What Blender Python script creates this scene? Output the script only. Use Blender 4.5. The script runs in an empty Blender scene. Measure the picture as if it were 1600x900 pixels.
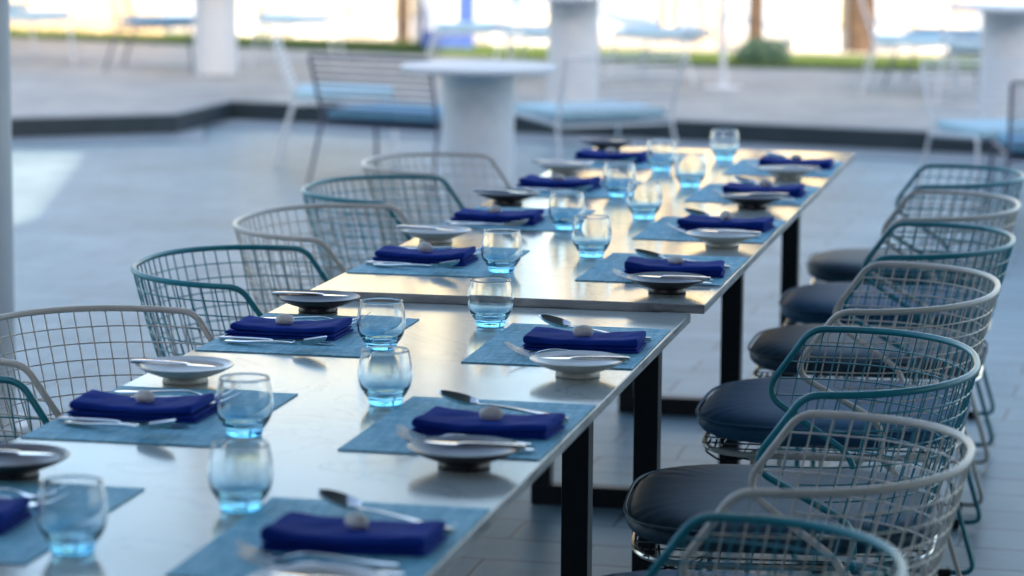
import bpy, bmesh, math, random
from mathutils import Vector, Matrix
random.seed(7)
R = math.radians
PI = math.pi
SC = bpy.context.scene
C = SC.collection

# ------------------------------------------------------------------ camera
cam = bpy.data.cameras.new('camera'); co = bpy.data.objects.new('camera', cam); C.objects.link(co)
fw = Vector((-0.201626, 0.96939389, -0.14008012)); rt = Vector((0.97879228, 0.20470693, 0.00779327)); up = Vector((-0.03623012, 0.13553802, 0.9901095))
m = Matrix.Identity(4)
for i in range(3):
    m[i][0] = rt[i]; m[i][1] = up[i]; m[i][2] = -fw[i]
m[0][3], m[1][3], m[2][3] = 0.77781, -4.96715, 1.572
co.matrix_world = m
cam.sensor_width = 36; cam.lens = 4487.4457 * 36 / 1600; cam.clip_start = 0.1; cam.clip_end = 3000
cam.dof.use_dof = True; cam.dof.focus_distance = 5.25; cam.dof.aperture_fstop = 3.7
SC.camera = co

# ------------------------------------------------------------------ world, sun, exposure
SUN_H = Vector((-0.28, 0.96, 0)).normalized(); SUN_EL = R(25)
w = bpy.data.worlds.new('World'); SC.world = w; w.use_nodes = True
nt = w.node_tree; bg = nt.nodes['Background']
sky = nt.nodes.new('ShaderNodeTexSky'); sky.sky_type = 'NISHITA'; sky.sun_disc = False
sky.sun_elevation = SUN_EL; sky.sun_rotation = math.atan2(-SUN_H.x, -SUN_H.y); sky.air_density = 1.0; sky.dust_density = 1.6; sky.ozone_density = 0.15
nt.links.new(sky.outputs[0], bg.inputs[0]); bg.inputs[1].default_value = 0.15
sl = bpy.data.lights.new('sun', 'SUN'); so = bpy.data.objects.new('sun', sl); C.objects.link(so)
sl.energy = 5.0; sl.angle = R(0.5); sl.color = (1.0, 0.80, 0.58)
sd = Vector((SUN_H.x * math.cos(SUN_EL), SUN_H.y * math.cos(SUN_EL), -math.sin(SUN_EL)))
so.rotation_euler = sd.to_track_quat('-Z', 'Y').to_euler()
SC.view_settings.view_transform = 'Standard'; SC.view_settings.look = 'None'
SC.view_settings.exposure = 1.6; SC.view_settings.gamma = 1.0; SC.view_settings.use_curve_mapping = False
SC.cycles.use_denoising = True
try: SC.cycles.denoiser = 'OPENIMAGEDENOISE'
except Exception: pass
SC.cycles.max_bounces = 14; SC.cycles.transmission_bounces = 12; SC.cycles.transparent_max_bounces = 12
SC.cycles.glossy_bounces = 5; SC.cycles.diffuse_bounces = 3
SC.cycles.caustics_refractive = True; SC.cycles.caustics_reflective = False; SC.cycles.blur_glossy = 0.3
SC.cycles.sample_clamp_indirect = 12

# ------------------------------------------------------------------ materials
def mat(name, col, rough=0.6, metal=0.0, **kw):
    mm = bpy.data.materials.new(name); mm.use_nodes = True
    b = mm.node_tree.nodes['Principled BSDF']
    b.inputs['Base Color'].default_value = (*col, 1); b.inputs['Roughness'].default_value = rough; b.inputs['Metallic'].default_value = metal
    for k, v in kw.items(): b.inputs[k.replace('_', ' ')].default_value = v
    return mm
def N(mm, t, **kw):
    n = mm.node_tree.nodes.new(t)
    for k, v in kw.items(): setattr(n, k, v)
    return n
def L(mm, a, b): mm.node_tree.links.new(a, b)
def P(mm): return mm.node_tree.nodes['Principled BSDF']
def ramp(mm, fac, stops):
    r = N(mm, 'ShaderNodeValToRGB'); e = r.color_ramp.elements
    while len(e) < len(stops): e.new(0.5)
    for q, (p, c) in zip(e, stops): q.position = p; q.color = (*c, 1)
    L(mm, fac, r.inputs[0]); return r.outputs[0]
def noise(mm, scale, detail=4, rough=0.55, coord='Object', stretch=None, dist=0):
    tc = N(mm, 'ShaderNodeTexCoord'); n = N(mm, 'ShaderNodeTexNoise'); n.inputs['Scale'].default_value = scale
    n.inputs['Detail'].default_value = detail; n.inputs['Roughness'].default_value = rough; n.inputs['Distortion'].default_value = dist
    if stretch:
        mp = N(mm, 'ShaderNodeMapping'); mp.inputs['Scale'].default_value = stretch; L(mm, tc.outputs[coord], mp.inputs[0]); L(mm, mp.outputs[0], n.inputs['Vector'])
    else: L(mm, tc.outputs[coord], n.inputs['Vector'])
    return n.outputs['Fac']
def bump(mm, h, strength=0.3, dist=0.01):
    b = N(mm, 'ShaderNodeBump'); b.inputs['Strength'].default_value = strength; b.inputs['Distance'].default_value = dist
    L(mm, h, b.inputs['Height']); L(mm, b.outputs[0], P(mm).inputs['Normal']); return b
def noisy(name, stops, scale, rough=0.7, bs=0.2, bd=0.004, **kw):
    mm = mat(name, stops[0][1], rough, **kw); f = noise(mm, scale)
    L(mm, ramp(mm, f, stops), P(mm).inputs['Base Color'])
    if bs: bump(mm, f, bs, bd)
    return mm

M = {}
# marble: soft grey veins, polished
mm = M['marble'] = mat('marble', (0.7, 0.7, 0.68), 0.10, Specular_IOR_Level=0.38)
f = noise(mm, 2.2, 8, 0.62, dist=1.6, stretch=(1, .8, 6))
veins = ramp(mm, f, [(0.40, (0.52, 0.575, 0.555)), (0.485, (0.49, 0.545, 0.53)), (0.50, (0.37, 0.42, 0.42)), (0.515, (0.48, 0.535, 0.52)), (0.7, (0.545, 0.605, 0.58))])
L(mm, veins, P(mm).inputs['Base Color'])
f2 = noise(mm, 5, 3); rr = N(mm, 'ShaderNodeMapRange'); rr.inputs[3].default_value = 0.09; rr.inputs[4].default_value = 0.18
L(mm, f2, rr.inputs[0]); L(mm, rr.outputs[0], P(mm).inputs['Roughness'])
# rough honed slab edge
mm = M['marble_edge'] = mat('marble_edge', (0.4, 0.4, 0.4), 0.35)
f = noise(mm, 9, 7, 0.6, stretch=(.6, .6, 3), dist=1)
L(mm, ramp(mm, f, [(0.30, (0.12, 0.13, 0.14)), (0.46, (0.36, 0.37, 0.38)), (0.65, (0.60, 0.60, 0.58))]), P(mm).inputs['Base Color'])
M['black_steel'] = noisy('black_steel', [(0.3, (0.010, 0.010, 0.012)), (0.7, (0.018, 0.018, 0.020))], 30, 0.45, 0.05)
# placemat: woven vinyl
mm = M['mat'] = mat('placemat_weave', (0.10, 0.22, 0.28), 0.62)
f = noise(mm, 95, 3, 0.7, stretch=(1, .16, 1)); g = noise(mm, 95, 3, 0.7, stretch=(.16, 1, 1))
mx = N(mm, 'ShaderNodeMath', operation='ADD'); L(mm, f, mx.inputs[0]); L(mm, g, mx.inputs[1])
hf = N(mm, 'ShaderNodeMath', operation='MULTIPLY'); hf.inputs[1].default_value = 0.5; L(mm, mx.outputs[0], hf.inputs[0])
L(mm, ramp(mm, hf.outputs[0], [(0.36, (0.09, 0.37, 0.52)), (0.5, (0.19, 0.56, 0.72)), (0.64, (0.42, 0.74, 0.86))]), P(mm).inputs['Base Color'])
bump(mm, hf.outputs[0], 0.5, 0.001)
# napkin cloth
mm = M['napkin'] = mat('napkin_cotton', (0.014, 0.022, 0.26), 0.85, Specular_IOR_Level=0.2)
f = noise(mm, 300, 2); L(mm, ramp(mm, noise(mm, 14, 3), [(0.3, (0.004, 0.030, 0.24)), (0.7, (0.008, 0.046, 0.36))]), P(mm).inputs['Base Color']); bump(mm, f, 0.25, 0.0006)
mm = M['pebble'] = mat('pebble', (0.55, 0.52, 0.46), 0.6)
f = noise(mm, 60, 5); L(mm, ramp(mm, f, [(0.3, (0.62, 0.60, 0.55)), (0.5, (0.80, 0.77, 0.70)), (0.7, (0.86, 0.84, 0.78))]), P(mm).inputs['Base Color']); bump(mm, f, 0.3, 0.001)
M['steel'] = mat('polished_steel', (0.75, 0.74, 0.72), 0.13, 1.0)
M['white_ceramic'] = noisy('white_ceramic', [(0.3, (0.62, 0.60, 0.55)), (0.7, (0.70, 0.68, 0.63))], 25, 0.22, 0.03)
mm = M['black_ceramic'] = mat('black_ceramic', (0.02, 0.02, 0.03), 0.28)
f = noise(mm, 260, 2, 0.8); L(mm, ramp(mm, f, [(0.45, (0.012, 0.012, 0.018)), (0.62, (0.035, 0.032, 0.045)), (0.72, (0.16, 0.15, 0.17))]), P(mm).inputs['Base Color']); bump(mm, f, 0.3, 0.0008)
# tumbler glass, blue towards its thick base
mm = M['glass'] = mat('blue_base_glass', (1, 1, 1), 0.0, IOR=1.48, Transmission_Weight=1.0)
tc = N(mm, 'ShaderNodeTexCoord'); sp = N(mm, 'ShaderNodeSeparateXYZ'); L(mm, tc.outputs['Object'], sp.inputs[0])
mr = N(mm, 'ShaderNodeMapRange'); mr.inputs[2].default_value = 0.088; L(mm, sp.outputs['Z'], mr.inputs[0])
L(mm, ramp(mm, mr.outputs[0], [(0.0, (0.16, 0.66, 0.96)), (0.15, (0.30, 0.76, 0.98)), (0.27, (0.66, 0.90, 0.985)), (0.45, (0.90, 0.97, 0.995)), (0.75, (0.965, 0.988, 0.997)), (1.0, (0.995, 0.998, 1.0))]), P(mm).inputs['Base Color'])
def paint(name, a, b, rough=0.33): return noisy(name, [(0.3, a), (0.7, b)], 18, rough, 0.06, 0.001)
M['teal'] = paint('teal_paint', (0.010, 0.24, 0.30), (0.016, 0.29, 0.355))
M['cream'] = paint('cream_paint', (0.70, 0.65, 0.57), (0.78, 0.73, 0.65))
M['chrome'] = mat('bare_steel', (0.6, 0.57, 0.52), 0.22, 1.0)
M['rubber'] = mat('black_rubber', (0.012, 0.012, 0.013), 0.6)
mm = M['slate_leather'] = mat('slate_leather', (0.035, 0.055, 0.08), 0.5, Specular_IOR_Level=0.25)
f = noise(mm, 7, 4, stretch=(1, 3.5, 1)); L(mm, ramp(mm, f, [(0.3, (0.036, 0.080, 0.118)), (0.7, (0.048, 0.098, 0.142))]), P(mm).inputs['Base Color'])
b1 = bump(mm, f, 0.12, 0.01)
mm = M['blue_leather'] = mat('blue_leather', (0.04, 0.11, 0.2), 0.58, Specular_IOR_Level=0.25)
f = noise(mm, 7, 4, stretch=(1, 3.5, 1)); L(mm, ramp(mm, f, [(0.3, (0.036, 0.125, 0.235)), (0.7, (0.046, 0.15, 0.27))]), P(mm).inputs['Base Color']); bump(mm, f, 0.15, 0.01)
M['cord'] = mat('black_cord', (0.01, 0.01, 0.012), 0.8)
M['aqua_cushion'] = noisy('aqua_cushion', [(0.3, (0.46, 0.68, 0.76)), (0.7, (0.54, 0.75, 0.82))], 30, 0.8, 0.1)
M['blue_cushion'] = noisy('blue_cushion', [(0.3, (0.17, 0.38, 0.54)), (0.7, (0.23, 0.45, 0.60))], 30, 0.8, 0.1)
M['white_paint'] = paint('white_paint', (0.72, 0.74, 0.76), (0.80, 0.81, 0.82), 0.4)
M['dark_wire'] = paint('dark_wire', (0.09, 0.10, 0.15), (0.12, 0.13, 0.18), 0.4)
M['white_plaster'] = noisy('white_plaster', [(0.3, (0.60, 0.61, 0.62)), (0.7, (0.70, 0.70, 0.70))], 6, 0.7, 0.1)
# terrace floor: honed grey slabs
def paving(name, c1, c2, mortar, bw, rh, rough, mortar_size=0.004, rot=0.0, wob=0.03):
    mm = mat(name, c1, rough)
    tc = N(mm, 'ShaderNodeTexCoord'); mp = N(mm, 'ShaderNodeMapping'); mp.inputs['Rotation'].default_value = (0, 0, rot)
    L(mm, tc.outputs['Object'], mp.inputs[0])
    nz = N(mm, 'ShaderNodeTexNoise'); nz.inputs['Scale'].default_value = 1.7; nz.inputs['Detail'].default_value = 3; L(mm, mp.outputs[0], nz.inputs['Vector'])
    vs = N(mm, 'ShaderNodeVectorMath', operation='SCALE'); vs.inputs['Scale'].default_value = wob; L(mm, nz.outputs['Color'], vs.inputs[0])
    va = N(mm, 'ShaderNodeVectorMath', operation='ADD'); L(mm, mp.outputs[0], va.inputs[0]); L(mm, vs.outputs[0], va.inputs[1])
    br = N(mm, 'ShaderNodeTexBrick'); L(mm, va.outputs[0], br.inputs['Vector'])
    br.inputs['Scale'].default_value = 1; br.inputs['Brick Width'].default_value = bw; br.inputs['Row Height'].default_value = rh
    br.inputs['Mortar Size'].default_value = mortar_size; br.inputs['Mortar Smooth'].default_value = 0.3; br.inputs['Bias'].default_value = 0
    br.inputs['Color1'].default_value = (*c1, 1); br.inputs['Color2'].default_value = (*c2, 1); br.inputs['Mortar'].default_value = (*mortar, 1)
    f = noise(mm, 3.5, 8, 0.6)
    mixn = N(mm, 'ShaderNodeMix', data_type='RGBA', blend_type='MULTIPLY'); mixn.inputs[0].default_value = 1
    L(mm, br.outputs['Color'], mixn.inputs[6]); L(mm, ramp(mm, f, [(0.3, (0.78, 0.78, 0.80)), (0.7, (1.15, 1.13, 1.10))]), mixn.inputs[7])
    L(mm, mixn.outputs[2], P(mm).inputs['Base Color'])
    st = ramp(mm, noise(mm, 0.9, 6, 0.65, dist=0.6), [(0.36, (0.80, 0.80, 0.80)), (0.52, (1.0, 1.0, 1.0)), (0.75, (1.08, 1.07, 1.05))])
    sp_ = ramp(mm, noise(mm, 24, 3, 0.6), [(0.28, (0.72, 0.71, 0.70)), (0.38, (1, 1, 1))])
    m2 = N(mm, 'ShaderNodeMix', data_type='RGBA', blend_type='MULTIPLY'); m2.inputs[0].default_value = 1; L(mm, mixn.outputs[2], m2.inputs[6]); L(mm, st, m2.inputs[7])
    m3 = N(mm, 'ShaderNodeMix', data_type='RGBA', blend_type='MULTIPLY'); m3.inputs[0].default_value = 1; L(mm, m2.outputs[2], m3.inputs[6]); L(mm, sp_, m3.inputs[7])
    L(mm, m3.outputs[2], P(mm).inputs['Base Color'])
    iv = N(mm, 'ShaderNodeMath', operation='MULTIPLY_ADD'); iv.inputs[1].default_value = -1.0; L(mm, br.outputs['Fac'], iv.inputs[0]); L(mm, f, iv.inputs[2])
    bump(mm, iv.outputs[0], 0.45, 0.004)
    return mm
M['floor'] = paving('floor_slabs', (0.168, 0.265, 0.310), (0.222, 0.330, 0.375), (0.065, 0.085, 0.095), 0.42, 0.21, 0.42, 0.0055, 0.03, 0.05)
M['plaza'] = paving('plaza_pavers', (0.46, 0.44, 0.40), (0.53, 0.50, 0.45), (0.30, 0.29, 0.27), 0.30, 0.15, 0.6, 0.005, 0.5)
M['kerb_dark'] = noisy('kerb_dark_stone', [(0.3, (0.016, 0.030, 0.040)), (0.7, (0.026, 0.044, 0.055))], 8, 0.5, 0.1)
M['kerb_cap'] = noisy('kerb_cap_stone', [(0.3, (0.24, 0.27, 0.29)), (0.7, (0.30, 0.33, 0.35))], 6, 0.5, 0.1)
M['gutter'] = noisy('gutter_stone', [(0.3, (0.26, 0.30, 0.33)), (0.7, (0.31, 0.35, 0.38))], 6, 0.45, 0.1)
M['grass'] = noisy('grass_blades', [(0.3, (0.05, 0.10, 0.022)), (0.7, (0.095, 0.155, 0.045))], 12, 0.9, 0.6, 0.03)
M['sand'] = noisy('sand', [(0.3, (0.58, 0.53, 0.45)), (0.7, (0.68, 0.62, 0.53))], 0.8, 0.9, 0.3, 0.03)
M['deck'] = noisy('pale_deck', [(0.3, (0.66, 0.76, 0.82)), (0.7, (0.74, 0.82, 0.88))], 1.3, 0.6, 0.1)
mm = M['water'] = mat('water', (0.08, 0.25, 0.30), 0.08); bump(mm, noise(mm, 2.5, 5), 0.4, 0.06)
M['bark'] = noisy('palm_bark', [(0.3, (0.035, 0.025, 0.020)), (0.7, (0.095, 0.065, 0.045))], 9, 0.9, 0.8, 0.03)
M['frond'] = noisy('palm_frond', [(0.3, (0.05, 0.09, 0.02)), (0.7, (0.12, 0.15, 0.04))], 3, 0.6, 0.2)
M['tan_wood'] = noisy('tan_wood', [(0.3, (0.52, 0.40, 0.27)), (0.7, (0.66, 0.53, 0.38))], 14, 0.7, 0.3)
M['dark_stone'] = noisy('dark_stone_cladding', [(0.3, (0.07, 0.07, 0.07)), (0.7, (0.11, 0.105, 0.10))], 2, 0.7, 0.2)  # kept dark to cut light bounced off the unseen hotel wall
M['villa'] = noisy('sandstone_render', [(0.3, (0.46, 0.38, 0.20)), (0.7, (0.54, 0.46, 0.27))], 1.0, 0.85, 0.2)
M['villa2'] = noisy('cream_render', [(0.3, (0.50, 0.44, 0.25)), (0.7, (0.58, 0.52, 0.32))], 1.0, 0.85, 0.2)
M['canopy'] = noisy('canopy_board', [(0.3, (0.20, 0.20, 0.20)), (0.7, (0.25, 0.25, 0.24))], 3, 0.7, 0.1)
M['roof'] = noisy('clay_roof', [(0.3, (0.25, 0.10, 0.05)), (0.7, (0.36, 0.17, 0.09))], 5, 0.8, 0.3)
M['pane'] = mat('window_pane', (0.03, 0.045, 0.055), 0.08)
M['royal_panel'] = noisy('royal_blue_panel', [(0.3, (0.010, 0.05, 0.24)), (0.7, (0.014, 0.065, 0.30))], 9, 0.4, 0.05)
M['pale_panel'] = noisy('pale_blue_panel', [(0.3, (0.42, 0.50, 0.66)), (0.7, (0.50, 0.58, 0.72))], 5, 0.5, 0.05)
M['hedge'] = noisy('hedge_leaf', [(0.3, (0.014, 0.05, 0.04)), (0.7, (0.035, 0.085, 0.065))], 14, 0.7, 0.3)
M['cushion_white'] = noisy('cream_upholstery', [(0.3, (0.66, 0.60, 0.48)), (0.7, (0.76, 0.70, 0.58))], 9, 0.9, 0.2)

# ------------------------------------------------------------------ mesh helpers
class MB:
    def __init__(s): s.v = []; s.f = []; s.mi = []
    def add(s, vs, fs, mi=0):
        o = len(s.v); s.v += [tuple(v) for v in vs]; s.f += [tuple(i + o for i in f) for f in fs]; s.mi += [mi] * len(fs); return s
    def box(s, x0, x1, y0, y1, z0, z1, mi=0):
        return s.add([(x0,y0,z0),(x1,y0,z0),(x1,y1,z0),(x0,y1,z0),(x0,y0,z1),(x1,y0,z1),(x1,y1,z1),(x0,y1,z1)],
                     [(0,3,2,1),(4,5,6,7),(0,1,5,4),(1,2,6,5),(2,3,7,6),(3,0,4,7)], mi)
    def tube(s, pts, r, n=8, closed=False, caps=True, mi=0):
        pts = [Vector(p) for p in pts]; k = len(pts)
        if k < 2: return s
        T = []
        for i in range(k):
            a = pts[(i-1) % k] if (closed or i > 0) else pts[i]; b = pts[(i+1) % k] if (closed or i < k-1) else pts[i]
            t = (b - a); T.append(t.normalized() if t.length > 1e-9 else Vector((0,0,1)))
        u = T[0].orthogonal().normalized(); vs = []
        for i in range(k):
            u = (u - T[i] * u.dot(T[i])); u = u.normalized() if u.length > 1e-6 else T[i].orthogonal().normalized()
            w_ = T[i].cross(u); rr_ = r[i] if isinstance(r, (list, tuple)) else r
            for j in range(n):
                a = 2*PI*j/n; vs.append(pts[i] + (u*math.cos(a) + w_*math.sin(a)) * rr_)
        fs = []
        for i in range(k if closed else k-1):
            i2 = (i+1) % k; off = 0
            if closed and i2 == 0:
                best = min(range(n), key=lambda o: (vs[o] - vs[i*n]).length); off = best
            for j in range(n): fs.append((i*n+j, i*n+(j+1) % n, i2*n+(j+1+off) % n, i2*n+(j+off) % n))
        if caps and not closed: fs.append(tuple(range(n))[::-1]); fs.append(tuple((k-1)*n+j for j in range(n)))
        return s.add(vs, fs, mi)
    def lathe(s, prof, n=48, c=(0,0,0), mi=0):
        vs = []; fs = []
        for (r_, z) in prof:
            for j in range(n): a = 2*PI*j/n; vs.append((c[0]+r_*math.cos(a), c[1]+r_*math.sin(a), c[2]+z))
        for i in range(len(prof)-1):
            for j in range(n): fs.append((i*n+j, i*n+(j+1) % n, (i+1)*n+(j+1) % n, (i+1)*n+j))
        return s.add(vs, fs, mi)
    def mesh(s, name, mats, smooth=True, bevel=0, angle=40):
        me = bpy.data.meshes.new(name); me.from_pydata(s.v, [], s.f)
        for mt in (mats if isinstance(mats, (list, tuple)) else [mats]): me.materials.append(mt)
        me.polygons.foreach_set('material_index', s.mi); me.update()
        bm = bmesh.new(); bm.from_mesh(me); bmesh.ops.remove_doubles(bm, verts=bm.verts, dist=1e-6)
        bmesh.ops.recalc_face_normals(bm, faces=bm.faces)
        if bevel: bmesh.ops.bevel(bm, geom=[e for e in bm.edges if len(e.link_faces) == 2 and e.calc_face_angle(0) > 0.5], offset=bevel, segments=2, affect='EDGES', profile=0.6)
        if smooth:
            for f_ in bm.faces: f_.smooth = True
            for e in bm.edges: e.smooth = not (len(e.link_faces) == 2 and e.calc_face_angle(0) > R(angle))
        bm.to_mesh(me); bm.free(); return me
    def build(s, name, mats, parent=None, **kw):
        o = bpy.data.objects.new(name, s.mesh(name, mats, **kw)); C.objects.link(o)
        if parent is not None: o.parent = parent
        return o

def tag(o, label=None, cat=None, group=None, kind=None):
    for k, v in (('label', label), ('category', cat), ('group', group), ('kind', kind)):
        if v: o[k] = v
    return o
def empty(name, loc=(0,0,0), rz=0):
    o = bpy.data.objects.new(name, None); o.location = loc; o.rotation_euler = (0,0,rz); o.empty_display_size = 0.1; C.objects.link(o); return o
def copy_tree(o, parent=None):
    c = o.copy(); C.objects.link(c); c.parent = parent
    for ch in [q for q in SC.objects if q.parent == o]: copy_tree(ch, c)
    return c
KIDS = {}
def copy_thing(o):
    def rec(a, par):
        c = a.copy(); C.objects.link(c); c.parent = par
        for k in KIDS.get(a.name, []): rec(k, c)
        return c
    return rec(o, None)
def index_kids():
    KIDS.clear()
    for q in SC.objects:
        if q.parent: KIDS.setdefault(q.parent.name, []).append(q)
def fillet(pts, r, n=6):
    pts = [Vector(p) for p in pts]; out = [pts[0]]
    for i in range(1, len(pts)-1):
        p = pts[i]; a = (pts[i-1]-p); b = (pts[i+1]-p); q = min(r, a.length*.45, b.length*.45)
        A = p + a.normalized()*q; B = p + b.normalized()*q
        for k in range(n+1):
            t = k/n; out.append(A*(1-t)**2 + p*2*t*(1-t) + B*t*t)
    out.append(pts[-1]); return out
def resample(pts, step):
    out = [pts[0]]
    for a, b in zip(pts, pts[1:]):
        n = max(1, int((b-a).length/step))
        for k in range(1, n+1): out.append(a.lerp(b, k/n))
    return out

# ------------------------------------------------------------------ the ground
def sheet(name, pts, z, m_, thick=None):
    b = MB(); n = len(pts); b.add([(x, y, z) for x, y in pts], [tuple(range(n))])
    if thick:
        b.add([(x, y, z) for x, y in pts] + [(x, y, z-thick) for x, y in pts], [(i, (i+1) % n, n+(i+1) % n, n+i) for i in range(n)])
    return tag(b.build(name, m_, smooth=False), kind='structure')
sheet('ground', [(-400,-60), (400,-60), (400,900), (-400,900)], 0.0, M['floor'])
KB = [(-24, -1.1), (-4.92, 12.09), (-4.90, 13.22), (0.29, 12.08), (14, 9.2)]    # foot of the kerb
sheet('plaza', KB + [(40, 9), (40, 17.4), (-2.6, 18.1), (-9.1, 20.2), (-40, 24)], 0.10, M['plaza'])
def off(poly, d):
    out = []
    for i, p in enumerate(poly):
        a = Vector(poly[max(i-1,0)]); b = Vector(poly[min(i+1,len(poly)-1)]); t = (b-a).normalized(); out.append((p[0]-t.y*d, p[1]+t.x*d))
    return out
def strip(name, A, B, z, m_):
    n = len(A); b = MB(); b.add([(x,y,z) for x,y in A]+[(x,y,z) for x,y in B], [(i,i+1,n+i+1,n+i) for i in range(n-1)]); return tag(b.build(name, m_, smooth=False), kind='structure')
strip('gutter', off(KB, -0.55), off(KB, -0.012), 0.004, M['gutter'])
kb = MB(); A = off(KB, -0.012); B = off(KB, 0.14); n = len(A)
kb.add([(x,y,0.0) for x,y in A]+[(x,y,.118) for x,y in A], [(i,i+1,n+i+1,n+i) for i in range(n-1)], 0)
kb.add([(x,y,.118) for x,y in A]+[(x,y,.128) for x,y in A]+[(x,y,.128) for x,y in B]+[(x,y,0.09) for x,y in B], [(k*n+i,k*n+i+1,(k+1)*n+i+1,(k+1)*n+i) for k in range(3) for i in range(n-1)], 1)
strip('gutter_joint', off(KB, -0.60), off(KB, -0.552), 0.004, M['kerb_dark'])
tag(kb.build('kerb', [M['kerb_dark'], M['kerb_cap']], smooth=False), kind='structure')
# lawn: base sheet plus blades
GR = [(40, 17.4), (-2.6, 18.1), (-9.1, 20.2), (-40, 24)]
GF = [(40, 19.2), (-2.8, 20.1), (-9.2, 21.6), (-40, 27)]
strip('lawn_soil', GR, GF, 0.106, M['grass'])
gb = MB(); rg = random.Random(3)
for i in range(16000):
    x = rg.uniform(-12, 2.5); t = rg.random()
    y0 = 18.1 + max(0, (-2.6-x))*2.1/6.5 - max(0, x+2.6)*.017; y1 = y0 + 1.75 - max(0,(-2.6-x))*.06
    y = y0 + (y1-y0)*t; h = rg.uniform(.02, .05); a = rg.uniform(0, PI); dx, dy = math.cos(a)*.007, math.sin(a)*.007; lx, ly = rg.uniform(-.02,.02), rg.uniform(-.02,.02)
    gb.add([(x-dx,y-dy,.106),(x+dx,y+dy,.106),(x+lx,y+ly,.106+h)], [(0,1,2)])
tag(gb.build('grass', M['grass'], smooth=False), 'short sunlit green grass between the plaza and the beach', 'grass', kind='stuff')
strip('sand', GF, [(60, 22.5), (-2, 23.2), (-9, 24), (-60, 30)], 0.102, M['sand'])
strip('promenade', [(60, 22.5), (-2, 23.2), (-9, 24), (-60, 30)], [(60, 44), (-2, 44), (-9, 44), (-60, 44)], 0.104, M['deck'])

# ------------------------------------------------------------------ building behind, canopy, pillar
def facade(y0, y1, X0, X1, H, ox0, ox1, oz0, oz1, b):
    b.box(X0, ox0, y0, y1, 0, H); b.box(ox1, X1, y0, y1, 0, H); b.box(ox0, ox1, y0, y1, 0, oz0); b.box(ox0, ox1, y0, y1, oz1, H)
ht = empty('hotel_building', (0, -8, 0)); tag(ht, 'unseen hotel wall behind the camera, shaped and darkened to shade the terrace', 'building')
b = MB(); facade(-0.4, 0, -45, 3.0, 13.95, -4.6, 0.56, 3.9, 9.3, b); b.box(3.0, 45, -.4, 0, 0, 13.05); b.build('wall', M['dark_stone'], ht, smooth=False)  # opening and stepped top added to shape the sun patch and shadow edge
for i in range(-6, 7):
    for z in (0.3, 3.6, 9.6):
        if -6 < i*3.2 < 2.5 and z == 3.6: continue
        wf = MB(); x = i*3.2+1.2
        wf.box(x-.75, x+.75, 0.003, .06, z, z+.06); wf.box(x-.75, x+.75, 0.003, .06, z+1.94, z+2); wf.box(x-.75, x-.69, 0.003, .06, z+.06, z+1.94); wf.box(x+.69, x+.75, 0.003, .06, z+.06, z+1.94)
        fo = wf.build('window', M['white_paint'], ht, smooth=False); MB().box(x-.69, x+.69, .004, .02, z+.06, z+1.94).build('pane', M['pane'], fo, smooth=False)
cn = empty('canopy', (0, 0, 4.2)); tag(cn, 'flat grey canopy roof sheltering the long tables', 'canopy')
MB().box(-1.5, 9, -7.9, 3.0, 0, .18).build('roof', M['canopy'], cn, smooth=False, bevel=.01)  # out of view; left edge cut back to let the sun patch through
b = MB(); b.box(-1.52, 9.02, 3.0, 3.1, -.12, .2); b.box(-2.62, -1.525, 2.58, 2.72, -.12, .0); b.build('fascia', M['white_paint'], cn, smooth=False)
pl = empty('pillar', (-2.46, 2.65, 0)); tag(pl, 'slim white round pillar at the left edge beside the wire chairs', 'pillar')
MB().lathe([(0.0,0.02),(.195,.02),(.195,4.07),(0,4.07)], 64).build('shaft', M['white_plaster'], pl)
MB().lathe([(0.0,0.0),(.235,0),(.235,.018),(0,.018)], 64).build('base_ring', M['white_paint'], pl)

# ------------------------------------------------------------------ long tables
def slab(y0, y1, x0, x1, ztop, name, label, legs):
    t = empty(name, ((x0+x1)/2, y0, 0)); tag(t, label, 'table', 'long marble dining tables'); cx = (x0+x1)/2
    b = MB(); hx = (x1-x0)/2; Ly = y1-y0; T = .018
    def rr(e, z):
        return [(-hx+e, e, z), (hx-e, e, z), (hx-e, Ly-e, z), (-hx+e, Ly-e, z)]
    ls = [rr(.0015, ztop-T), rr(0, ztop-T+.0015), rr(0, ztop-.0015), rr(.0015, ztop)]
    vs = sum(ls, []); fs = [(k*4+i, k*4+(i+1) % 4, (k+1)*4+(i+1) % 4, (k+1)*4+i) for k in range(3) for i in range(4)]
    b.add(vs, fs + [(0,3,2,1)], 1); b.add(rr(.0015, ztop), [(0,1,2,3)], 0)
    b.build('tabletop', [M['marble'], M['marble_edge']], t, smooth=False)
    zt = ztop-T-.003
    for yl in legs:
        yy = yl-y0
        for sx in (-1, 1):
            x = sx*(hx-.155); MB().box(x-.025, x+.025, yy-.025, yy+.025, .05, zt-.04).build('leg', M['black_steel'], t, smooth=False, bevel=.002)
        MB().box(-hx+.13, hx-.13, yy-.025, yy+.025, .0, .05).build('floor_bar', M['black_steel'], t, smooth=False, bevel=.002)
        MB().box(-hx+.13, hx-.13, yy-.025, yy+.025, zt-.04, zt).build('cross_bar', M['black_steel'], t, smooth=False, bevel=.002)
    b = MB(); b.box(-hx+.22, -hx+.25, .1, Ly-.1, zt-.03, zt-.001); b.box(hx-.25, hx-.22, .1, Ly-.1, zt-.03, zt-.001)
    b.build('side_rail', M['black_steel'], t, smooth=False)
    return t
near_t = slab(-2.80, .466, -.790, 0.0, .750, 'dining_table', 'nearer white marble table on black steel frames, filling the lower left', [-2.45, -1.16, .12])
far_t = slab(.472, 3.74, -.764, .026, .767, 'dining_table', 'farther white marble table on black steel frames, set end to end behind the nearer one', [.77, 2.10, 3.42])

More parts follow.
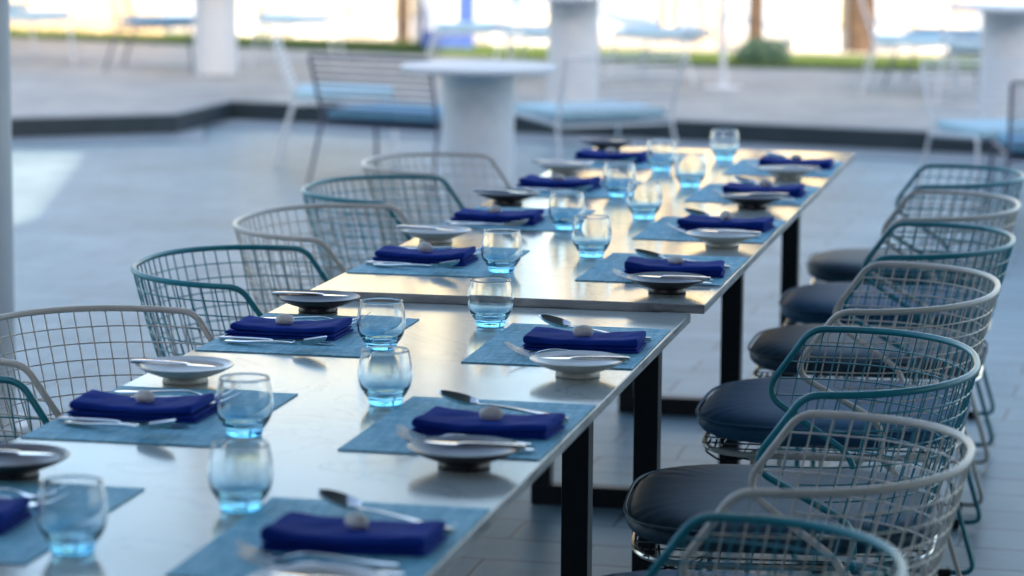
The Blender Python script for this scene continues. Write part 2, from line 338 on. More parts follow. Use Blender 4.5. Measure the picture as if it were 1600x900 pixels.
# ------------------------------------------------------------------ tableware builders (local: diner sits at +x, looks to -x)
def napkin_mesh(seed, layered=True):
    rg = random.Random(seed); b = MB()
    W, D = .205, .115
    sag = rg.uniform(.005, .0085); sk = rg.uniform(-.006, .006); endl = rg.uniform(.000, .004); endr = rg.uniform(-.002, .003)
    def layer(z0, th, w_, d, dx, dy, wave):
        nx, ny = 44, 20; prof = []
        for j in range(ny+1): prof.append((-math.cos(PI*j/ny), 1))
        for j in range(ny-1, 0, -1): prof.append((-math.cos(PI*j/ny), -1))
        k = len(prof); vs = []; fs = []
        for i in range(nx+1):
            u = -math.cos(PI*i/nx); eu = (1-abs(u)**22)**.5
            for (v, s_) in prof:
                e = (1-min(1, abs(v))**20)**.5 * (.5+.5*eu)
                zz = z0 + th/2 + s_*th/2*e
                if wave:
                    q = 1-abs(u)**2.2; zz -= sag*q*(.6+.4*s_)
                    zz += (endl if u < 0 else endr)*abs(u)**3*(1-.3*v) * (s_+1)/2
                    zz += (.0008*math.sin(u*4+v*2+seed) + .0005*math.sin(u*11-v*4+seed*2) - .0013*math.exp(-((v-.25*math.sin(u*3+seed))/.16)**2)) * (s_+1)/2
                vs.append((dx + u*w_/2 + sk*v, dy + v*d/2 - .004*u*v, zz))
        for i in range(nx):
            for j in range(k): fs.append((i*k+j, i*k+(j+1) % k, (i+1)*k+(j+1) % k, (i+1)*k+j))
        fs.append(tuple(range(k))); fs.append(tuple(nx*k+j for j in range(k)))
        b.add(vs, fs)
    if layered:
        layer(0, .0055, W, D, 0, 0, False); layer(.0057, .0060, W*.99, D*.98, .002, .001, False); layer(.0125, .0150, W*.95, D*.94, rg.uniform(-.004,.004), .003, True)
    else:
        layer(0, .0050, W*1.0, D*1.0, .001, 0, False); layer(.0052, .0050, W*.985, D*.985, -.001, .001, False); layer(.0104, .0160, W*.99, D*.98, rg.uniform(-.002,.002), 0, True)
    return b.mesh('napkin', M['napkin'], angle=60), .0275-sag
def placemat_mesh():
    b = MB(); b.box(-.30, 0, -.225, .225, 0, .0018); return b.mesh('placemat', M['mat'], smooth=False, bevel=.0006)
def pebble_mesh(seed):
    rg = random.Random(seed); b = MB(); n = 20; m_ = 12; vs = []; fs = []
    ax, ay, az = rg.uniform(.0165,.020), rg.uniform(.012,.0145), rg.uniform(.0095,.0125); ph = rg.uniform(0, 6)
    for i in range(m_+1):
        th = PI*i/m_
        for j in range(n):
            a = 2*PI*j/n; q = 1+.06*math.cos(2*a+ph)*math.sin(th)+.05*math.cos(a-ph)
            vs.append((ax*q*math.sin(th)*math.cos(a), ay*q*math.sin(th)*math.sin(a), az*math.cos(th)*(1+.04*math.sin(ph))))
    for i in range(m_):
        for j in range(n): fs.append((i*n+j, i*n+(j+1) % n, (i+1)*n+(j+1) % n, (i+1)*n+j))
    b.add(vs, fs); return b.mesh('pebble', M['pebble']), az
def ribbon(b, stations, th):
    """stations: (x, y, z, halfwidth, crown); a bar along x, rounded top"""
    vs = []; fs = []; k = 8
    for (x, y, z, hw, t) in stations:
        for j in range(k):
            a = 2*PI*(j+.5)/k; vs.append((x, y+hw*math.copysign(abs(math.cos(a))**.6, math.cos(a)), z + t*math.copysign(abs(math.sin(a))**.8, math.sin(a))*.5))
    n = len(stations)
    for i in range(n-1):
        for j in range(k): fs.append((i*k+j, i*k+(j+1) % k, (i+1)*k+(j+1) % k, (i+1)*k+j))
    fs.append(tuple(range(k))); fs.append(tuple((n-1)*k+j for j in range(k))); b.add(vs, fs)
def smooth_st(st, n=5):
    out = []
    for a, c in zip(st, st[1:]):
        for i in range(n):
            t = i/n; t = t*t*(3-2*t) if False else t; out.append(tuple(p+(q-p)*t for p, q in zip(a, c)))
    out.append(st[-1])
    # light smoothing
    for _ in range(3):
        o2 = [out[0]]
        for i in range(1, len(out)-1): o2.append(tuple((out[i-1][k]+2*out[i][k]+out[i+1][k])/4 for k in range(5)))
        o2.append(out[-1]); out = o2
    return out
HANDLE = [(.100,0,.0040,.0075,.003),(.092,0,.0044,.0105,.0035),(.06,0,.0050,.0085,.004),(.02,0,.0085,.0045,.0045),(-.02,0,.0110,.0032,.0045)]
def fork_mesh(s=1):
    b = MB(); ribbon(b, smooth_st(HANDLE + [(-.042,0,.0065,.0045,.003),(-.05,0,.0042,.0115,.002),(-.064,0,.0035,.0125,.002)]), 0)
    for k in range(4):
        y = (k-1.5)*.0068; ribbon(b, smooth_st([(-.062,y,.0040,.0022,.002),(-.085,y*1.02,.0095,.0020,.0018),(-.106,y*1.05,.0205,.0009,.0012)], 3), 0)
    return b.mesh('fork', M['steel'])
def spoon_mesh():
    b = MB(); ribbon(b, smooth_st(HANDLE + [(-.036,0,.0105,.0036,.003),(-.046,0,.0135,.0065,.0016)]), 0)
    n, k = 14, 9; vs = []; fs = []
    for s_ in (0, 1):
        for i in range(n+1):
            u = i/n; hw = .0225*math.sqrt(max(0, 1-(2*u-1)**2))*(1.06-.2*u)
            for j in range(k):
                v = 2*j/(k-1)-1; z = .0145 + .0135*u - (.0115-s_*.0012)*(1-v*v)*math.sqrt(max(0,1-(2*u-1)**2)) - s_*0 + (0 if s_ else 0)
                vs.append((-.040-.068*u, hw*v, z - (0 if s_ else .0004)))
    q = (n+1)*k
    for s_ in (0, 1):
        for i in range(n):
            for j in range(k-1):
                a = s_*q+i*k+j; fs.append((a, a+1, a+k+1, a+k))
    b.add(vs, fs); me = b.mesh('spoon', M['steel']); return me
def knife_mesh(L_=.215):
    b = MB(); h = L_/2
    ribbon(b, smooth_st([(h,0,.0045,.0060,.006),(h-.01,0,.0048,.0080,.0075),(h-.06,0,.0048,.0068,.0070),(h-.095,0,.0045,.0060,.0055),(h-.10,0,.0040,.0085,.0022)], 4), 0)
    ribbon(b, smooth_st([(h-.099,0,.0040,.0085,.0018),(0-.02,0.001,.0036,.0095,.0014),(-h+.03,.001,.0032,.0092,.0012),(-h+.01,.003,.0032,.006,.001),(-h,.005,.0032,.001,.0008)], 4), 0)
    return b.mesh('knife', M['steel'])
def plate_mesh(m_):
    b = MB()
    b.lathe([(0,.0015),(.030,.0015),(.0355,.0),(.038,.0012),(.0375,.005),(.0362,.0095),(.048,.0130),(.066,.0200),(.0795,.0278),(.0812,.0293),(.0797,.0304),(.064,.0235),(.045,.0172),(.030,.0148),(.0,.0142)], 72)
    return b.mesh('plate', m_, angle=80)
def glass_mesh():
    b = MB(); H = .088
    outp = [(0,.0),(.020,.0),(.0255,.0008),(.0272,.004),(.0285,.010),(.0345,.0185),(.0400,.0290),(.0425,.0400),(.0432,.0500),(.0420,.0640),(.0395,.0770),(.0378,.0868),(.0374,.0878),(.0368,.0880)]
    inn = [(.0362,.0872),(.0380,.0765),(.0403,.0640),(.0414,.0500),(.0405,.0400),(.0375,.0300),(.0310,.0225),(.0200,.0180),(.0,.0168)]
    def sm(p, n=3):
        o = []
        for i in range(len(p)-1):
            p0 = p[max(i-1,0)]; p1 = p[i]; p2 = p[i+1]; p3 = p[min(i+2,len(p)-1)]
            for k in range(n):
                t = k/n; o.append(tuple(.5*((2*p1[c])+(-p0[c]+p2[c])*t+(2*p0[c]-5*p1[c]+4*p2[c]-p3[c])*t*t+(-p0[c]+3*p1[c]-3*p2[c]+p3[c])*t**3) for c in (0,1)))
        o.append(p[-1]); return o
    prof = sm(outp) + sm(inn); prof = [(max(0, r_), z) for r_, z in prof]
    b.lathe(prof, 72); return b.mesh('drinking_glass', M['glass'], angle=85)

G_MAT = placemat_mesh(); G_FORK = fork_mesh(); G_SPOON = spoon_mesh(); G_KNIFE = knife_mesh(); G_BUTTER = knife_mesh(.150)
G_PW = plate_mesh(M['white_ceramic']); G_PB = plate_mesh(M['black_ceramic']); G_GLASS = glass_mesh()
def put(name, me, loc, rz, label, cat, group, ry=0, rx=0):
    o = bpy.data.objects.new(name, me); o.location = loc; o.rotation_euler = (rx, ry, rz); C.objects.link(o); return tag(o, label, cat, group)
place_n = 0
def setting(y, side, far, where, plate, jit=0, ymat=None, xo=0):
    """side +1: right side of the table, -1: left side (turned half round)"""
    global place_n; place_n += 1; rg = random.Random(100+place_n)
    z = (.767 if far else .750) + .0004
    xe = (.026 if far else 0) if side > 0 else (-.764 if far else -.790)
    xe += (0.0 if side > 0 else 0)
    rz0 = 0 if side > 0 else PI
    ym = y + .022*side if ymat is None else ymat
    def W(lx, ly):  # local -> world
        return (xe + side*lx, y + side*ly)
    def lab(t): return f'{t} {where}'
    mx, my = xe, ym
    put('placemat', G_MAT, (mx-.004*side, my, z), rz0 + rg.uniform(-.008,.008), lab('woven teal placemat at the'), 'placemat', 'woven placemats')
    zm = z + .0019
    me, ztop = napkin_mesh(place_n, side < 0)
    x_, y_ = W(-.122+rg.uniform(-.004,.004), rg.uniform(-.006,.006)); rn = rz0 + rg.uniform(-.05,.05)
    put('napkin', me, (x_, y_, zm), rn, lab('folded royal blue napkin at the'), 'napkin', 'folded blue napkins')
    pm, az = pebble_mesh(place_n*3+1)
    put('pebble', pm, (x_+rg.uniform(-.006,.010)*side, y_-.012*side*0+rg.uniform(-.008,.004), zm+ztop+az-.0035), rn + rg.uniform(-.9,.9), lab('smooth white pebble on the napkin at the'), 'pebble', 'pebbles holding down the napkins')
    # diner's left (-y local): fork. right (+y local): knife and spoon
    x_, y_ = W(-.135+rg.uniform(-.008,.008), -.103); put('fork', G_FORK, (x_, y_, zm), rz0 + rg.uniform(-.05,.05), lab('polished steel fork at the'), 'fork', 'forks beside the napkins')
    x_, y_ = W(-.122, -.150); put('fork', G_FORK, (x_, y_, zm+.0005), rz0 + rg.uniform(-.09,.03), lab('outer steel fork closest to the plate at the'), 'fork', 'outer forks beside the plates')
    x_, y_ = W(-.125, .092); put('knife', G_KNIFE, (x_, y_, zm), rz0 + rg.uniform(-.03,.03), lab('polished steel table knife at the'), 'knife', 'knives beside the napkins')
    x_, y_ = W(-.132+rg.uniform(-.012,.01), .142); put('spoon', G_SPOON, (x_, y_, zm+.0002), rz0 - .30 + rg.uniform(-.12,.12), lab('polished steel spoon at the'), 'spoon', 'spoons beside the napkins')
    if plate:
        px, py, col = plate; zp = z + (0.0019 if abs(py-ym) < .225+.03 and False else 0)
        pn = 'small black footed plate at the' if col == 'b' else 'small white footed plate at the'
        put('plate', G_PB if col == 'b' else G_PW, (px, py, zp), 0, lab(pn), 'plate', 'black footed plates' if col == 'b' else 'white footed plates')
        put('butter_knife', G_BUTTER, (px+side*.014, py+rg.uniform(-.02,.01), zp+.0283), rz0 + rg.uniform(-.25,.25), lab('butter knife on the plate at the'), 'knife', 'butter knives on the plates')
NR = ['front right setting of the nearer table', 'middle right setting of the nearer table', 'rear right setting of the nearer table']
NL = ['front left setting of the nearer table', 'middle left setting of the nearer table', 'rear left setting of the nearer table']
FR = ['closest right setting of the farther table', 'second right setting of the farther table', 'third right setting of the farther table', 'last right setting of the farther table']
FL = ['closest left setting of the farther table', 'second left setting of the farther table', 'third left setting of the farther table', 'last left setting of the farther table']
setting(-1.585, 1, False, NR[0], (-.09, -1.875, 'w'), ymat=-1.56)
setting(-.805, 1, False, NR[1], (-.10, -1.07, 'b'), ymat=-.776)
setting(0.0, 1, False, NR[2], (-.082, -.285, 'w'), ymat=.024)
setting(-1.575, -1, False, NL[0], (-.695, -1.282, 'b'), ymat=-1.55)
setting(-.805, -1, False, NL[1], (-.700, -.503, 'w'), ymat=-.798)
setting(0.005, -1, False, NL[2], (-.700, .307, 'b'), ymat=.030)
setting(.885, 1, True, FR[0], (-.070, .620, 'b'), ymat=.963)
setting(1.685, 1, True, FR[1], (-.062, 1.375, 'w'), ymat=1.675)
setting(2.457, 1, True, FR[2], (-.092, 2.17, 'b'), ymat=2.48)
setting(3.212, 1, True, FR[3], (-.085, 2.905, 'w'), ymat=3.20)
setting(.944, -1, True, FL[0], (-.697, 1.275, 'w'), ymat=.957)
setting(1.690, -1, True, FL[1], (-.702, 2.085, 'b'), ymat=1.77)
setting(2.478, -1, True, FL[2], (-.706, 2.868, 'w'), ymat=2.50)
setting(3.262, -1, True, FL[3], (-.706, 3.585, 'b'), ymat=3.28)
glasses = [(-.454,-1.690,0,'frontmost in the left line on the nearer table'),(-.325,-1.410,0,'frontmost in the right line on the nearer table'),
 (-.470,-.920,0,'over the middle left placemat of the nearer table'),(-.330,-.620,0,'directly in front of another glass mid nearer table'),
 (-.470,-.100,0,'beside the rearmost left placemat of the nearer table'),(-.340,.212,0,'standing alone near the rear edge of the nearer table'),
 (-.450,.828,1,'frontmost left on the farther table'),(-.313,1.121,1,'frontmost right on the farther table'),(-.458,1.597,1,'second left on the farther table'),
 (-.317,1.857,1,'second right on the farther table'),(-.458,2.326,1,'third left on the farther table'),(-.316,2.621,1,'third right on the farther table'),
 (-.457,3.025,1,'last left on the farther table'),(-.328,3.402,1,'last right at the far end of the farther table')]
for (x, y, fz, wh) in glasses:
    onmat = any(abs(y-ym_) < .225 and (x < xl) for ym_, xl in (((-.798,-.49),(-1.55,-.49),(.03,-.49)) if not fz else ((.957,-.464),(1.77,-.464),(2.5,-.464),(3.28,-.464))))
    put('drinking_glass', G_GLASS, (x, y, (.767 if fz else .750)+.0006+(.0019 if onmat else 0)), random.uniform(0, 6), f'rounded tumbler with blue base, {wh}', 'glass', 'blue based tumblers')

# ------------------------------------------------------------------ wire basket chairs (local: back at +x, open front to -x)
RZ = .745
def rim_plan(s):
    """s in [-1,1] round the back; returns x,y at rim height"""
    a = s*PI/2; n = 2.35
    c, d = math.cos(a), math.sin(a)
    return .292*abs(c)**(2/n), .33*math.copysign(abs(d)**(2/n), d)
def shell(x, y, z):
    h = max(0, RZ-z); k = 1-.26*(h/.335)**1.6
    return Vector((x - .20*h - .10*max(0, x)*(h/.335)**1.5, y*k, z))
def lower(x):   # lowest z of the side panel at rim-space x
    if x < -.02: return .618 - (x+.09)*.25
    if x < .14: return .600 - (x+.02)*.75
    return .435
def upper(x): return RZ if x >= 0 else RZ + x*1.42
def wire_chair(paint_key, leather_key):
    t = empty('wire_chair')
    pm = M[paint_key]
    # heavy rim, front edges and arms in one bent tube
    K = 60; rim = [Vector((*rim_plan(-1+2*i/K), RZ+.006*math.cos((-1+2*i/K)*PI/2))) for i in range(K+1)]
    def side_pts(sy):
        return [Vector((0, sy*.33, RZ)), Vector((-.088, sy*.322, .622)), Vector((-.02, sy*.300, .585)), Vector((.085, sy*.268, .515)), Vector((.085, sy*.250, .435))]
    def smoothside(sy):
        p = side_pts(sy); pre = rim[3] if sy < 0 else rim[-4]
        path = fillet([pre, p[0], p[1], p[3], p[4]], .045, 8); return path
    a = smoothside(-1); c = smoothside(1)
    path = list(reversed(a)) + rim[4:-4] + c
    b = MB(); b.tube(path, .0063, 10); b.build('rim_frame', pm, t)
    # woven mesh
    b = MB(); rw = .00155
    ss = []; NS = 400; acc = 0; prev = None; plan = []
    for i in range(NS+1):
        x, y = rim_plan(-1+2*i/NS); plan.append((x, y))
    plan = [(-.10+.005*i, -.33) for i in range(20)] + plan + [(0-.005*i, .33) for i in range(1, 21)]
    # densify by arc length
    P_ = [Vector(p) for p in plan]; D_ = [0]
    for q0, q1 in zip(P_, P_[1:]): D_.append(D_[-1]+(q1-q0).length)
    def at(d):
        import bisect
        i = min(max(bisect.bisect(D_, d)-1, 0), len(P_)-2); t_ = (d-D_[i])/max(1e-9, D_[i+1]-D_[i]); return P_[i].lerp(P_[i+1], min(1,max(0,t_)))
    LT = D_[-1]; nv = round(LT/.031)
    def inside(q):
        if q.x < -.078 or (q.x < 0 and q.z > upper(q.x)-.006): return False
        return (q.x > .0 or q.z <= upper(q.x)+.002) and q.z >= lower(q.x)-.002
    def run(points):
        seg = []
        for q in points:
            if inside(q): seg.append(q)
            else:
                if len(seg) > 1: b.tube(seg[::2] + ([seg[-1]] if len(seg) % 2 == 0 else []), rw, 5)
                seg = []
        if len(seg) > 1: b.tube(seg[::2] + ([seg[-1]] if len(seg) % 2 == 0 else []), rw, 5)
    for i in range(1, nv):
        p = at(LT*i/nv); run([shell(p.x, p.y, RZ-.0045*k) for k in range(70)])
    z = RZ-.031
    while z > .44:
        run([shell(*at(LT*k/260), z) for k in range(261)]); z -= .031
    b.build('wire_basket', pm, t)
    # seat frame: loop with cross wires
    def so_(a_, sx=1, sy=1):   # seat outline
        c_, d_ = math.cos(a_), math.sin(a_); n_ = 3.4
        x = math.copysign(abs(c_)**(2/n_), c_); y = math.copysign(abs(d_)**(2/n_), d_)
        return (-.035 + .262*x*sx, y*(.245 + .012*(-x))*sy)
    b = MB(); ring = [Vector((*so_(2*PI*i/64), .434 + .006*math.cos(2*PI*i/64))) for i in range(64)]
    b.tube(ring, .006, 8, closed=True); b.build('seat_frame', M['chrome'] if paint_key == 'teal' else M['cream'], t)
    b = MB()
    for i in range(-4, 5):
        y = i*.05; xs = [p.x for p in ring if abs(p.y-y) < .03]; b.tube([(min(xs), y, .434), (max(xs), y, .434)], .002, 5)
    for i in range(-4, 4):
        x = -.03+i*.055; yy = .235 if abs(i) < 4 else .2; b.tube([(x, -yy, .431), (x, yy, .431)], .002, 5)
    b.build('seat_wires', M['chrome'], t)
    # cushion
    b = MB(); NA, NR_ = 192, 16; vs = []; fs = []
    for s_ in (1, -1):
        for r_ in range(NR_+1):
            q = math.sin(PI/2*r_/NR_)
            for a_ in range(NA):
                ang = 2*PI*a_/NA; x, y = so_(ang); x = -.037 + (x+.035)*1.05*q; y = y*1.04*q
                e = max(0, 1-q**9)**.5
                zz = .478 + (s_*(.031 if s_ > 0 else .031))*e + (.005*(1-q*q) if s_ > 0 else 0) + (.0016*math.sin(ang*29+q*5)*q**5*(.6+.4*math.sin(ang*5+1)))
                vs.append((x, y, zz))
    for s_ in (0, 1):
        o = s_*(NR_+1)*NA
        for r_ in range(NR_):
            for a_ in range(NA): fs.append((o+r_*NA+a_, o+r_*NA+(a_+1) % NA, o+(r_+1)*NA+(a_+1) % NA, o+(r_+1)*NA+a_))
    b.add(vs, fs); cu = b.build('cushion', M[leather_key], t, angle=70)
    pr = [(-.037+(so_(2*PI*i/96)[0]+.035)*1.055, so_(2*PI*i/96)[1]*1.045, .492) for i in range(96)]
    MB().tube(pr, .0032, 6, closed=True).build('piping', M[leather_key], cu)
    for sy in (-.17, .17):
        tb = MB()
        for k in range(3):
            tb.tube(fillet([(-.27+k*.012, sy, .445), (-.285+k*.02, sy+.014, .418), (-.25+k*.03, sy-.012+k*.008, .404), (-.20+k*.02, sy+.006, .414), (-.16, sy, .434)], .012, 4), .0022, 5)
        tb.build('tie_cord', M['cord'], cu)
    # sled base, one bent rod each side
    for sy in (-1, 1):
        pts = [(-.175, sy*.225, .430), (-.185, sy*.255, .016), (.235, sy*.268, .016), (.120, sy*.235, .40), (.085, sy*.225, .428)]
        lg = MB().tube(fillet(pts, .035, 6), .0062, 8).build('leg', pm, t)
        for x in (-.125, .165):
            MB().tube([(x-.014, sy*.266, .012), (x+.014, sy*.266, .012)], .0118, 12).build('foot', M['rubber'], lg)
    return t
teal_chair = wire_chair('teal', 'slate_leather'); cream_chair = wire_chair('cream', 'blue_leather')
index_kids(); used = set()
def place_chair(kind, x, y, rz, label, group, wid=1.0, leather=None):
    src = teal_chair if kind == 't' else cream_chair
    if kind in used: o = copy_thing(src)
    else: o = src; used.add(kind)
    o.location = (x, y, 0); o.rotation_euler = (0, 0, rz); o.scale = (1, wid, 1)
    tag(o, label, 'chair', group); return o
G1 = 'wire chairs along the right side of the tables'; G2 = 'wire chairs along the left side of the tables'
place_chair('t', .250, 3.30, R(2), 'teal wire basket chair farthest back in the right hand row', G1, .92)
place_chair('c', .262, 2.53, R(1), 'cream wire basket chair farthest back of its colour in the right row', G1, 1.03)
place_chair('t', .275, 1.78, R(1), 'teal wire basket chair between two cream ones by the farther table, right row', G1, 1.0)
place_chair('c', .272, .965, 0, 'cream wire basket chair at the join of the two tables, right row', G1, 1.12)
place_chair('t', .275, .010, R(5), 'teal wire basket chair, rim angled, third from the camera in the right row', G1, 1.08)
place_chair('c', .305, -.815, R(-2), 'cream wire basket chair, second from the camera in the right row', G1, .93)
place_chair('t', .262, -1.60, 0, 'teal wire basket chair closest to the camera in the right row', G1, .96)
place_chair('c', -1.075, 3.25, PI+R(-1), 'cream wire basket chair farthest back in the left hand row', G2, .93)
place_chair('t', -1.05, 2.53, PI, 'teal wire basket chair farthest back of its colour in the left row', G2, 1.0)
place_chair('c', -1.00, 1.77, PI, 'cream wire basket chair between two teal ones in the left row', G2, 1.08)
place_chair('t', -.975, .94, PI+R(4), 'teal wire basket chair beside the join of the tables in the left row', G2, .97)
place_chair('c', -.985, -.05, PI+R(-8), 'cream wire basket chair, second from the camera in the left row', G2, 1.0)
place_chair('t', -.99, -.86, PI+R(-2), 'teal wire basket chair closest to the camera in the left row', G2, 1.0)

# ------------------------------------------------------------------ lounge chairs of thin rods and pedestal tables
def rod_chair(pm, cm):
    t = empty('rod_chair')
    for sy in (-1, 1):
        MB().tube(fillet([(-.33, sy*.36, 0), (-.28, sy*.34, .36), (.26, sy*.34, .33)], .03, 4), .009, 8).build('leg', pm, t)
        MB().tube([(.36, sy*.37, 0), (.26, sy*.345, .33), (.28, sy*.345, .42), (.37, sy*.355, .68)], .009, 8).build('leg', pm, t)
    b = MB()
    for i in range(9):
        z = .40+i*.035; x = .272 + .09*max(0, (z-.42))/.26; b.tube([(x, -.35, z), (x+.006, 0, z), (x, .35, z)], .0055 if i < 8 else .009, 6)
    b.build('back_rods', pm, t)
    b = MB()
    for i in range(10): x = -.26+i*.057; b.tube([(x, -.34, .345-.03*(i/9)), (x, .34, .345-.03*(i/9))], .005, 6)
    b.build('seat_rods', pm, t)
    b = MB(); b.box(-.30, .25, -.325, .325, .354, .400); b.build('cushion', cm, t, bevel=.016)
    return t
rc_w = rod_chair(M['white_paint'], M['aqua_cushion']); rc_d = rod_chair(M['dark_wire'], M['blue_cushion'])
def ped_table():
    t = empty('pedestal_table')
    MB().lathe([(0,.001),(.165,.001),(.165,.72),(0,.72)], 48).build('pedestal', M['white_paint'], t)
    MB().lathe([(0,.721),(.345,.721),(.352,.728),(.352,.742),(.345,.749),(0,.749)], 64).build('tabletop', M['white_paint'], t)
    return t
pt = ped_table()
index_kids(); used2 = set()
def place(src, x, y, z, rz, label, cat, group):
    if src.name in used2: o = copy_thing(src)
    else: o = src; used2.add(src.name)
    o.location = (x, y, z); o.rotation_euler = (0, 0, rz); tag(o, label, cat, group); return o
GC = 'rod chairs with blue cushions around the plaza tables'; GT = 'white round pedestal tables'
place(pt, -2.03, 7.75, 0, 0, 'white round pedestal table on the lower terrace behind the tables', 'table', GT)
place(rc_d, -2.82, 9.55, 0, R(-106), 'dark rod chair with its back to the camera, left of the round table', 'chair', GC)
place(rc_w, -3.52, 10.85, 0, PI+R(14), 'white rod chair beyond the dark one, left of the round table', 'chair', GC)
place(rc_w, -1.92, 10.0, 0, R(-50), 'white rod chair with aqua cushion just right of the round table', 'chair', GC)
place(rc_w, .32, 9.55, 0, R(118), 'white rod chair on the lower terrace above the right hand row', 'chair', GC)
place(rc_d, .62, 8.75, 0, R(-80), 'dark rod chair cut off by the right edge, by the kerb', 'chair', GC)
place(pt, -2.64, 13.35, .104, 0, 'white pedestal table on the plaza, middle one', 'table', GT)
place(pt, .16, 12.72, .104, 0, 'white pedestal table on the plaza, at the right edge', 'table', GT)
place(pt, -5.90, 16.0, .104, 0, 'white pedestal table on the plaza, at the left', 'table', GT)
place(rc_d, -6.50, 16.45, .104, R(188), 'dark rod chair with blue cushion by the left plaza table', 'chair', GC)
place(rc_w, -5.60, 17.2, .104, R(10), 'white rod chair right of the left plaza table', 'chair', GC)
place(rc_w, -7.72, 16.9, .104, R(200), 'white rod chair at far left of the plaza beside the pillar', 'chair', GC)
place(rc_w, -3.98, 16.3, .104, R(190), 'white rod chair in front of the blue kiosk', 'chair', GC)
place(rc_w, -3.30, 15.9, .104, R(175), 'white rod chair left of the middle plaza table', 'chair', GC)
place(rc_w, -2.45, 16.1, .104, R(-12), 'white rod chair right of the middle plaza table', 'chair', GC)
place(rc_w, -.62, 15.6, .104, R(186), 'white rod chair leaning back, left of the right hand plaza table', 'chair', GC)
place(rc_d, -.45, 16.6, .104, R(172), 'dark rod chair with blue cushion beyond the right hand plaza table', 'chair', GC)
place(rc_w, .02, 15.0, .104, R(-95), 'white rod chair directly behind the right hand plaza table', 'chair', GC)
place(rc_w, -8.75, 18.3, .104, R(170), 'white rod chair farthest back at the left edge of the plaza', 'chair', GC)
t = empty('pole', (-1.96, 15.6, .104)); tag(t, 'slim white pole on a small round base on the plaza', 'pole')
MB().lathe([(0,0),(.14,0),(.14,.02),(.03,.03),(.03,.06),(0,.06)], 32).build('base', M['white_paint'], t); MB().tube([(0,0,.061),(0,0,2.5)], .022, 12).build('shaft', M['white_paint'], t)

# ------------------------------------------------------------------ beyond the plaza, in the sun
kx = empty('info_kiosk', (-4.98, 19.85, .106), R(12)); tag(kx, 'royal blue kiosk box with pale upper panel at the plaza edge', 'kiosk')
MB().box(-.23, .23, -.2, .2, 0, 1.9).build('body', M['royal_panel'], kx, smooth=False, bevel=.01)
MB().box(-.20, .09, -.215, -.203, .17, 1.45).build('panel', M['pale_panel'], kx, smooth=False)
def palm(x, y, h, r, lean, label, seed):
    rg = random.Random(seed); t = empty('palm_tree', (x, y, .1)); tag(t, label, 'palm tree', 'palm trees beyond the plaza')
    pts = []; rad = []
    for i in range(26):
        u = i/25; pts.append((lean[0]*u*u, lean[1]*u*u, h*u)); rad.append(r*(1.25-.5*u if u < .1 else 1.05-.35*u)*(1+.05*(i % 2)))
    MB().tube(pts, rad, 12).build('trunk', M['bark'], t)
    b = MB(); top = Vector(pts[-1])
    for k in range(22):
        a = 2*PI*k/22+rg.uniform(-.15,.15); el = rg.uniform(-.3, 1.0); Lf = rg.uniform(2.0, 2.9); prev = None
        d = Vector((math.cos(a), math.sin(a), 0)); sd_ = Vector((-d.y, d.x, 0)); spine = []
        for i in range(13):
            u = i/12; spine.append(top + d*(Lf*u*math.cos(el*.5)) + Vector((0,0,Lf*(math.sin(el)*u - (.75+.2*el)*u*u))))
        b.tube(spine, .012, 4)
        for i in range(1, 13):
            for s_ in (-1, 1):
                for q in (0, .5):
                    p = spine[i-1].lerp(spine[i], q); ll = .5*math.sin(PI*min(1, i/13+.12))+.1
                    tip = p + sd_*s_*ll*.8 + d*ll*.5 + Vector((0,0,-ll*.45)); wv = d*.022
                    b.add([p-wv, p+wv, tip], [(0,1,2)])
    b.build('crown', M['frond'], t, smooth=False)
palm(-2.22, 19.6, 7.5, .052, (.5,.3), 'slender leaning palm with dark trunk, rising from the green bush', 1)
palm(-1.40, 20.6, 8.5, .10, (-.9,.4), 'stout palm with dark trunk at upper right beyond the lawn', 2)
palm(-5.62, 20.8, 7.8, .045, (.2,.5), 'slender tan palm trunk left of the blue kiosk', 3)
palm(-4.25, 21.6, 7.2, .09, (.6,.2), 'dark palm trunk just right of the blue kiosk', 4)
palm(-12.0, 33.0, 9.5, .17, (.6,.3), 'tall palm far beyond the promenade, left', 5)
palm(-8.0, 35.0, 9.0, .17, (-.5,.2), 'tall palm far beyond the promenade, centre', 6)
palm(-3.4, 22.4, 8.2, .08, (.3,.3), 'tan palm trunk between kiosk and stout palm', 8)
sc_ = empty('bamboo_screen', (-8.9, 21.2, .1), R(-18)); tag(sc_, 'sunlit tan bamboo screen behind the lawn at upper left', 'screen')
b = MB(); rg = random.Random(9)
for i in range(34): x = -1.1+i*.062; b.tube([(x, 0, 0), (x+rg.uniform(-.02,.02), 0, 1.9+rg.uniform(-.1,.1))], rg.uniform(.018,.026), 8)
b.build('bamboo_canes', M['tan_wood'], sc_)
MB().tube([(-1.15,.03,.5),(1.05,.03,.5)], .02, 8).build('rail', M['bark'], sc_)
MB().tube([(-1.15,.03,1.5),(1.05,.03,1.5)], .02, 8).build('rail', M['bark'], sc_)
def daybed(x, y, wd, h, rz, label, seat=.2):
    t = empty('daybed', (x, y, .1), rz); tag(t, label, 'daybed', 'cream upholstered daybeds on the beach side')
    MB().box(-wd/2, wd/2, -.3, .3, .0, seat-.005).build('base', M['white_plaster'], t, smooth=False, bevel=.01)
    MB().box(-wd/2+.01, wd/2-.01, -.29, .29, seat, h).build('mattress', M['cushion_white'], t, bevel=.05)
    return t
daybed(-7.45, 21.6, .50, .32, 0, 'small cream daybed seen beneath the dark chair at left')
daybed(-6.55, 21.5, .46, .36, 0, 'cream daybed left of centre beyond the grass')
daybed(-5.85, 21.9, .42, .40, 0, 'cream daybed beside the slender tan palm')
daybed(-4.40, 20.6, .60, .32, 0, 'cream daybed right of the blue kiosk')
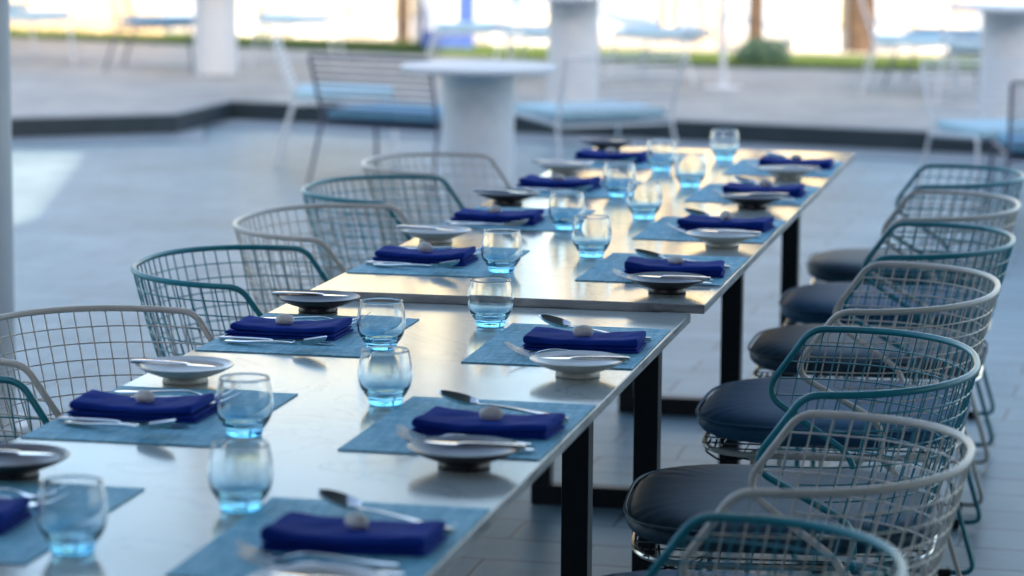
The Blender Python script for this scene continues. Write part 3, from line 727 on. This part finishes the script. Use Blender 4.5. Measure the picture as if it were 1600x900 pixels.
daybed(-1.72, 21.2, .62, .55, 0, 'tall cream daybed between the two dark palm trunks')
daybed(-.80, 21.4, .70, .30, 0, 'low cream daybed at upper right behind the lawn')
def post(x, y, r, h, label):
    t = empty('timber_post', (x, y, .1)); tag(t, label, 'post', 'tan timber posts beyond the lawn')
    MB().tube([(0,0,0),(0,0,h)], r, 16).build('shaft', M['tan_wood'], t); MB().box(-r*1.2, r*1.2, -r*1.2, r*1.2, h, h+.06).build('cap', M['bark'], t, smooth=False)
post(-2.85, 21.2, .11, 2.6, 'thick tan timber post right of the middle plaza table')
post(-3.25, 21.4, .07, 2.6, 'thin tan timber post behind the middle plaza table')
post(-.62, 22.6, .13, 2.6, 'broad tan timber post at upper right beyond the lawn')
# bush at the foot of the slender palm
t = empty('bush', (-2.05, 18.75, .106)); tag(t, 'small clipped dark green bush at the foot of the slender palm', 'bush')
b = MB(); rg = random.Random(5)
for i in range(2600):
    u = rg.uniform(-1,1); v = rg.uniform(-1,1); w_ = rg.random(); q = abs(u)**3+abs(v)**3+w_**3
    if q > 1: continue
    p = Vector((u*.23, v*.18, w_*.20)); a = Vector((rg.uniform(-1,1), rg.uniform(-1,1), rg.uniform(-1,1))).normalized(); c_ = a.orthogonal().normalized()
    b.add([p-a*.016, p+c_*.009, p+a*.016, p-c_*.009], [(0,1,2,3)])
b.build('foliage', M['hedge'], t, smooth=False); MB().tube([(0,0,0),(0,0,.15)], .012, 8).build('stem', M['bark'], t)
# unseen villas added, like the tall far palms, to mirror sunlit in the marble
def villa(x, y, wd, h, m_, label, rows, cols):
    t = empty('villa', (x, y, 0)); tag(t, label, 'villa', 'unseen villas added for reflections in the marble')
    MB().box(-wd/2, wd/2, 0, 8, 0, h).build('wall', M[m_], t, smooth=False)
    b = MB(); b.box(-wd/2-.15, wd/2+.15, -.15, 8.15, h+.003, h+.22); b.build('roof', M['white_plaster'], t, smooth=False)
    for r_ in range(rows):
        for c_ in range(cols):
            xx = -wd/2 + wd*(c_+.5)/cols; z = .9 + r_*2.9
            wo = MB().box(xx-.6, xx+.6, -.05, -.003, z, z+1.5).build('window', M['white_paint'], t, smooth=False); MB().box(xx-.52, xx+.52, -.07, -.052, z+.08, z+1.42).build('pane', M['pane'], wo, smooth=False)
villa(-16.8, 56, 7.0, 10.4, 'villa2', 'unseen cream villa added for the marble reflections, left', 3, 2)
villa(-8.2, 57, 6.0, 10.2, 'villa', 'unseen sandstone villa added for the marble reflections, centre', 3, 2)
villa(3.0, 58, 7.0, 7.4, 'villa2', 'unseen cream villa added for the marble reflections, right', 2, 3)
villa(-29, 57, 9.0, 7.0, 'villa', 'unseen sandstone villa added for the marble reflections, far left', 2, 4)
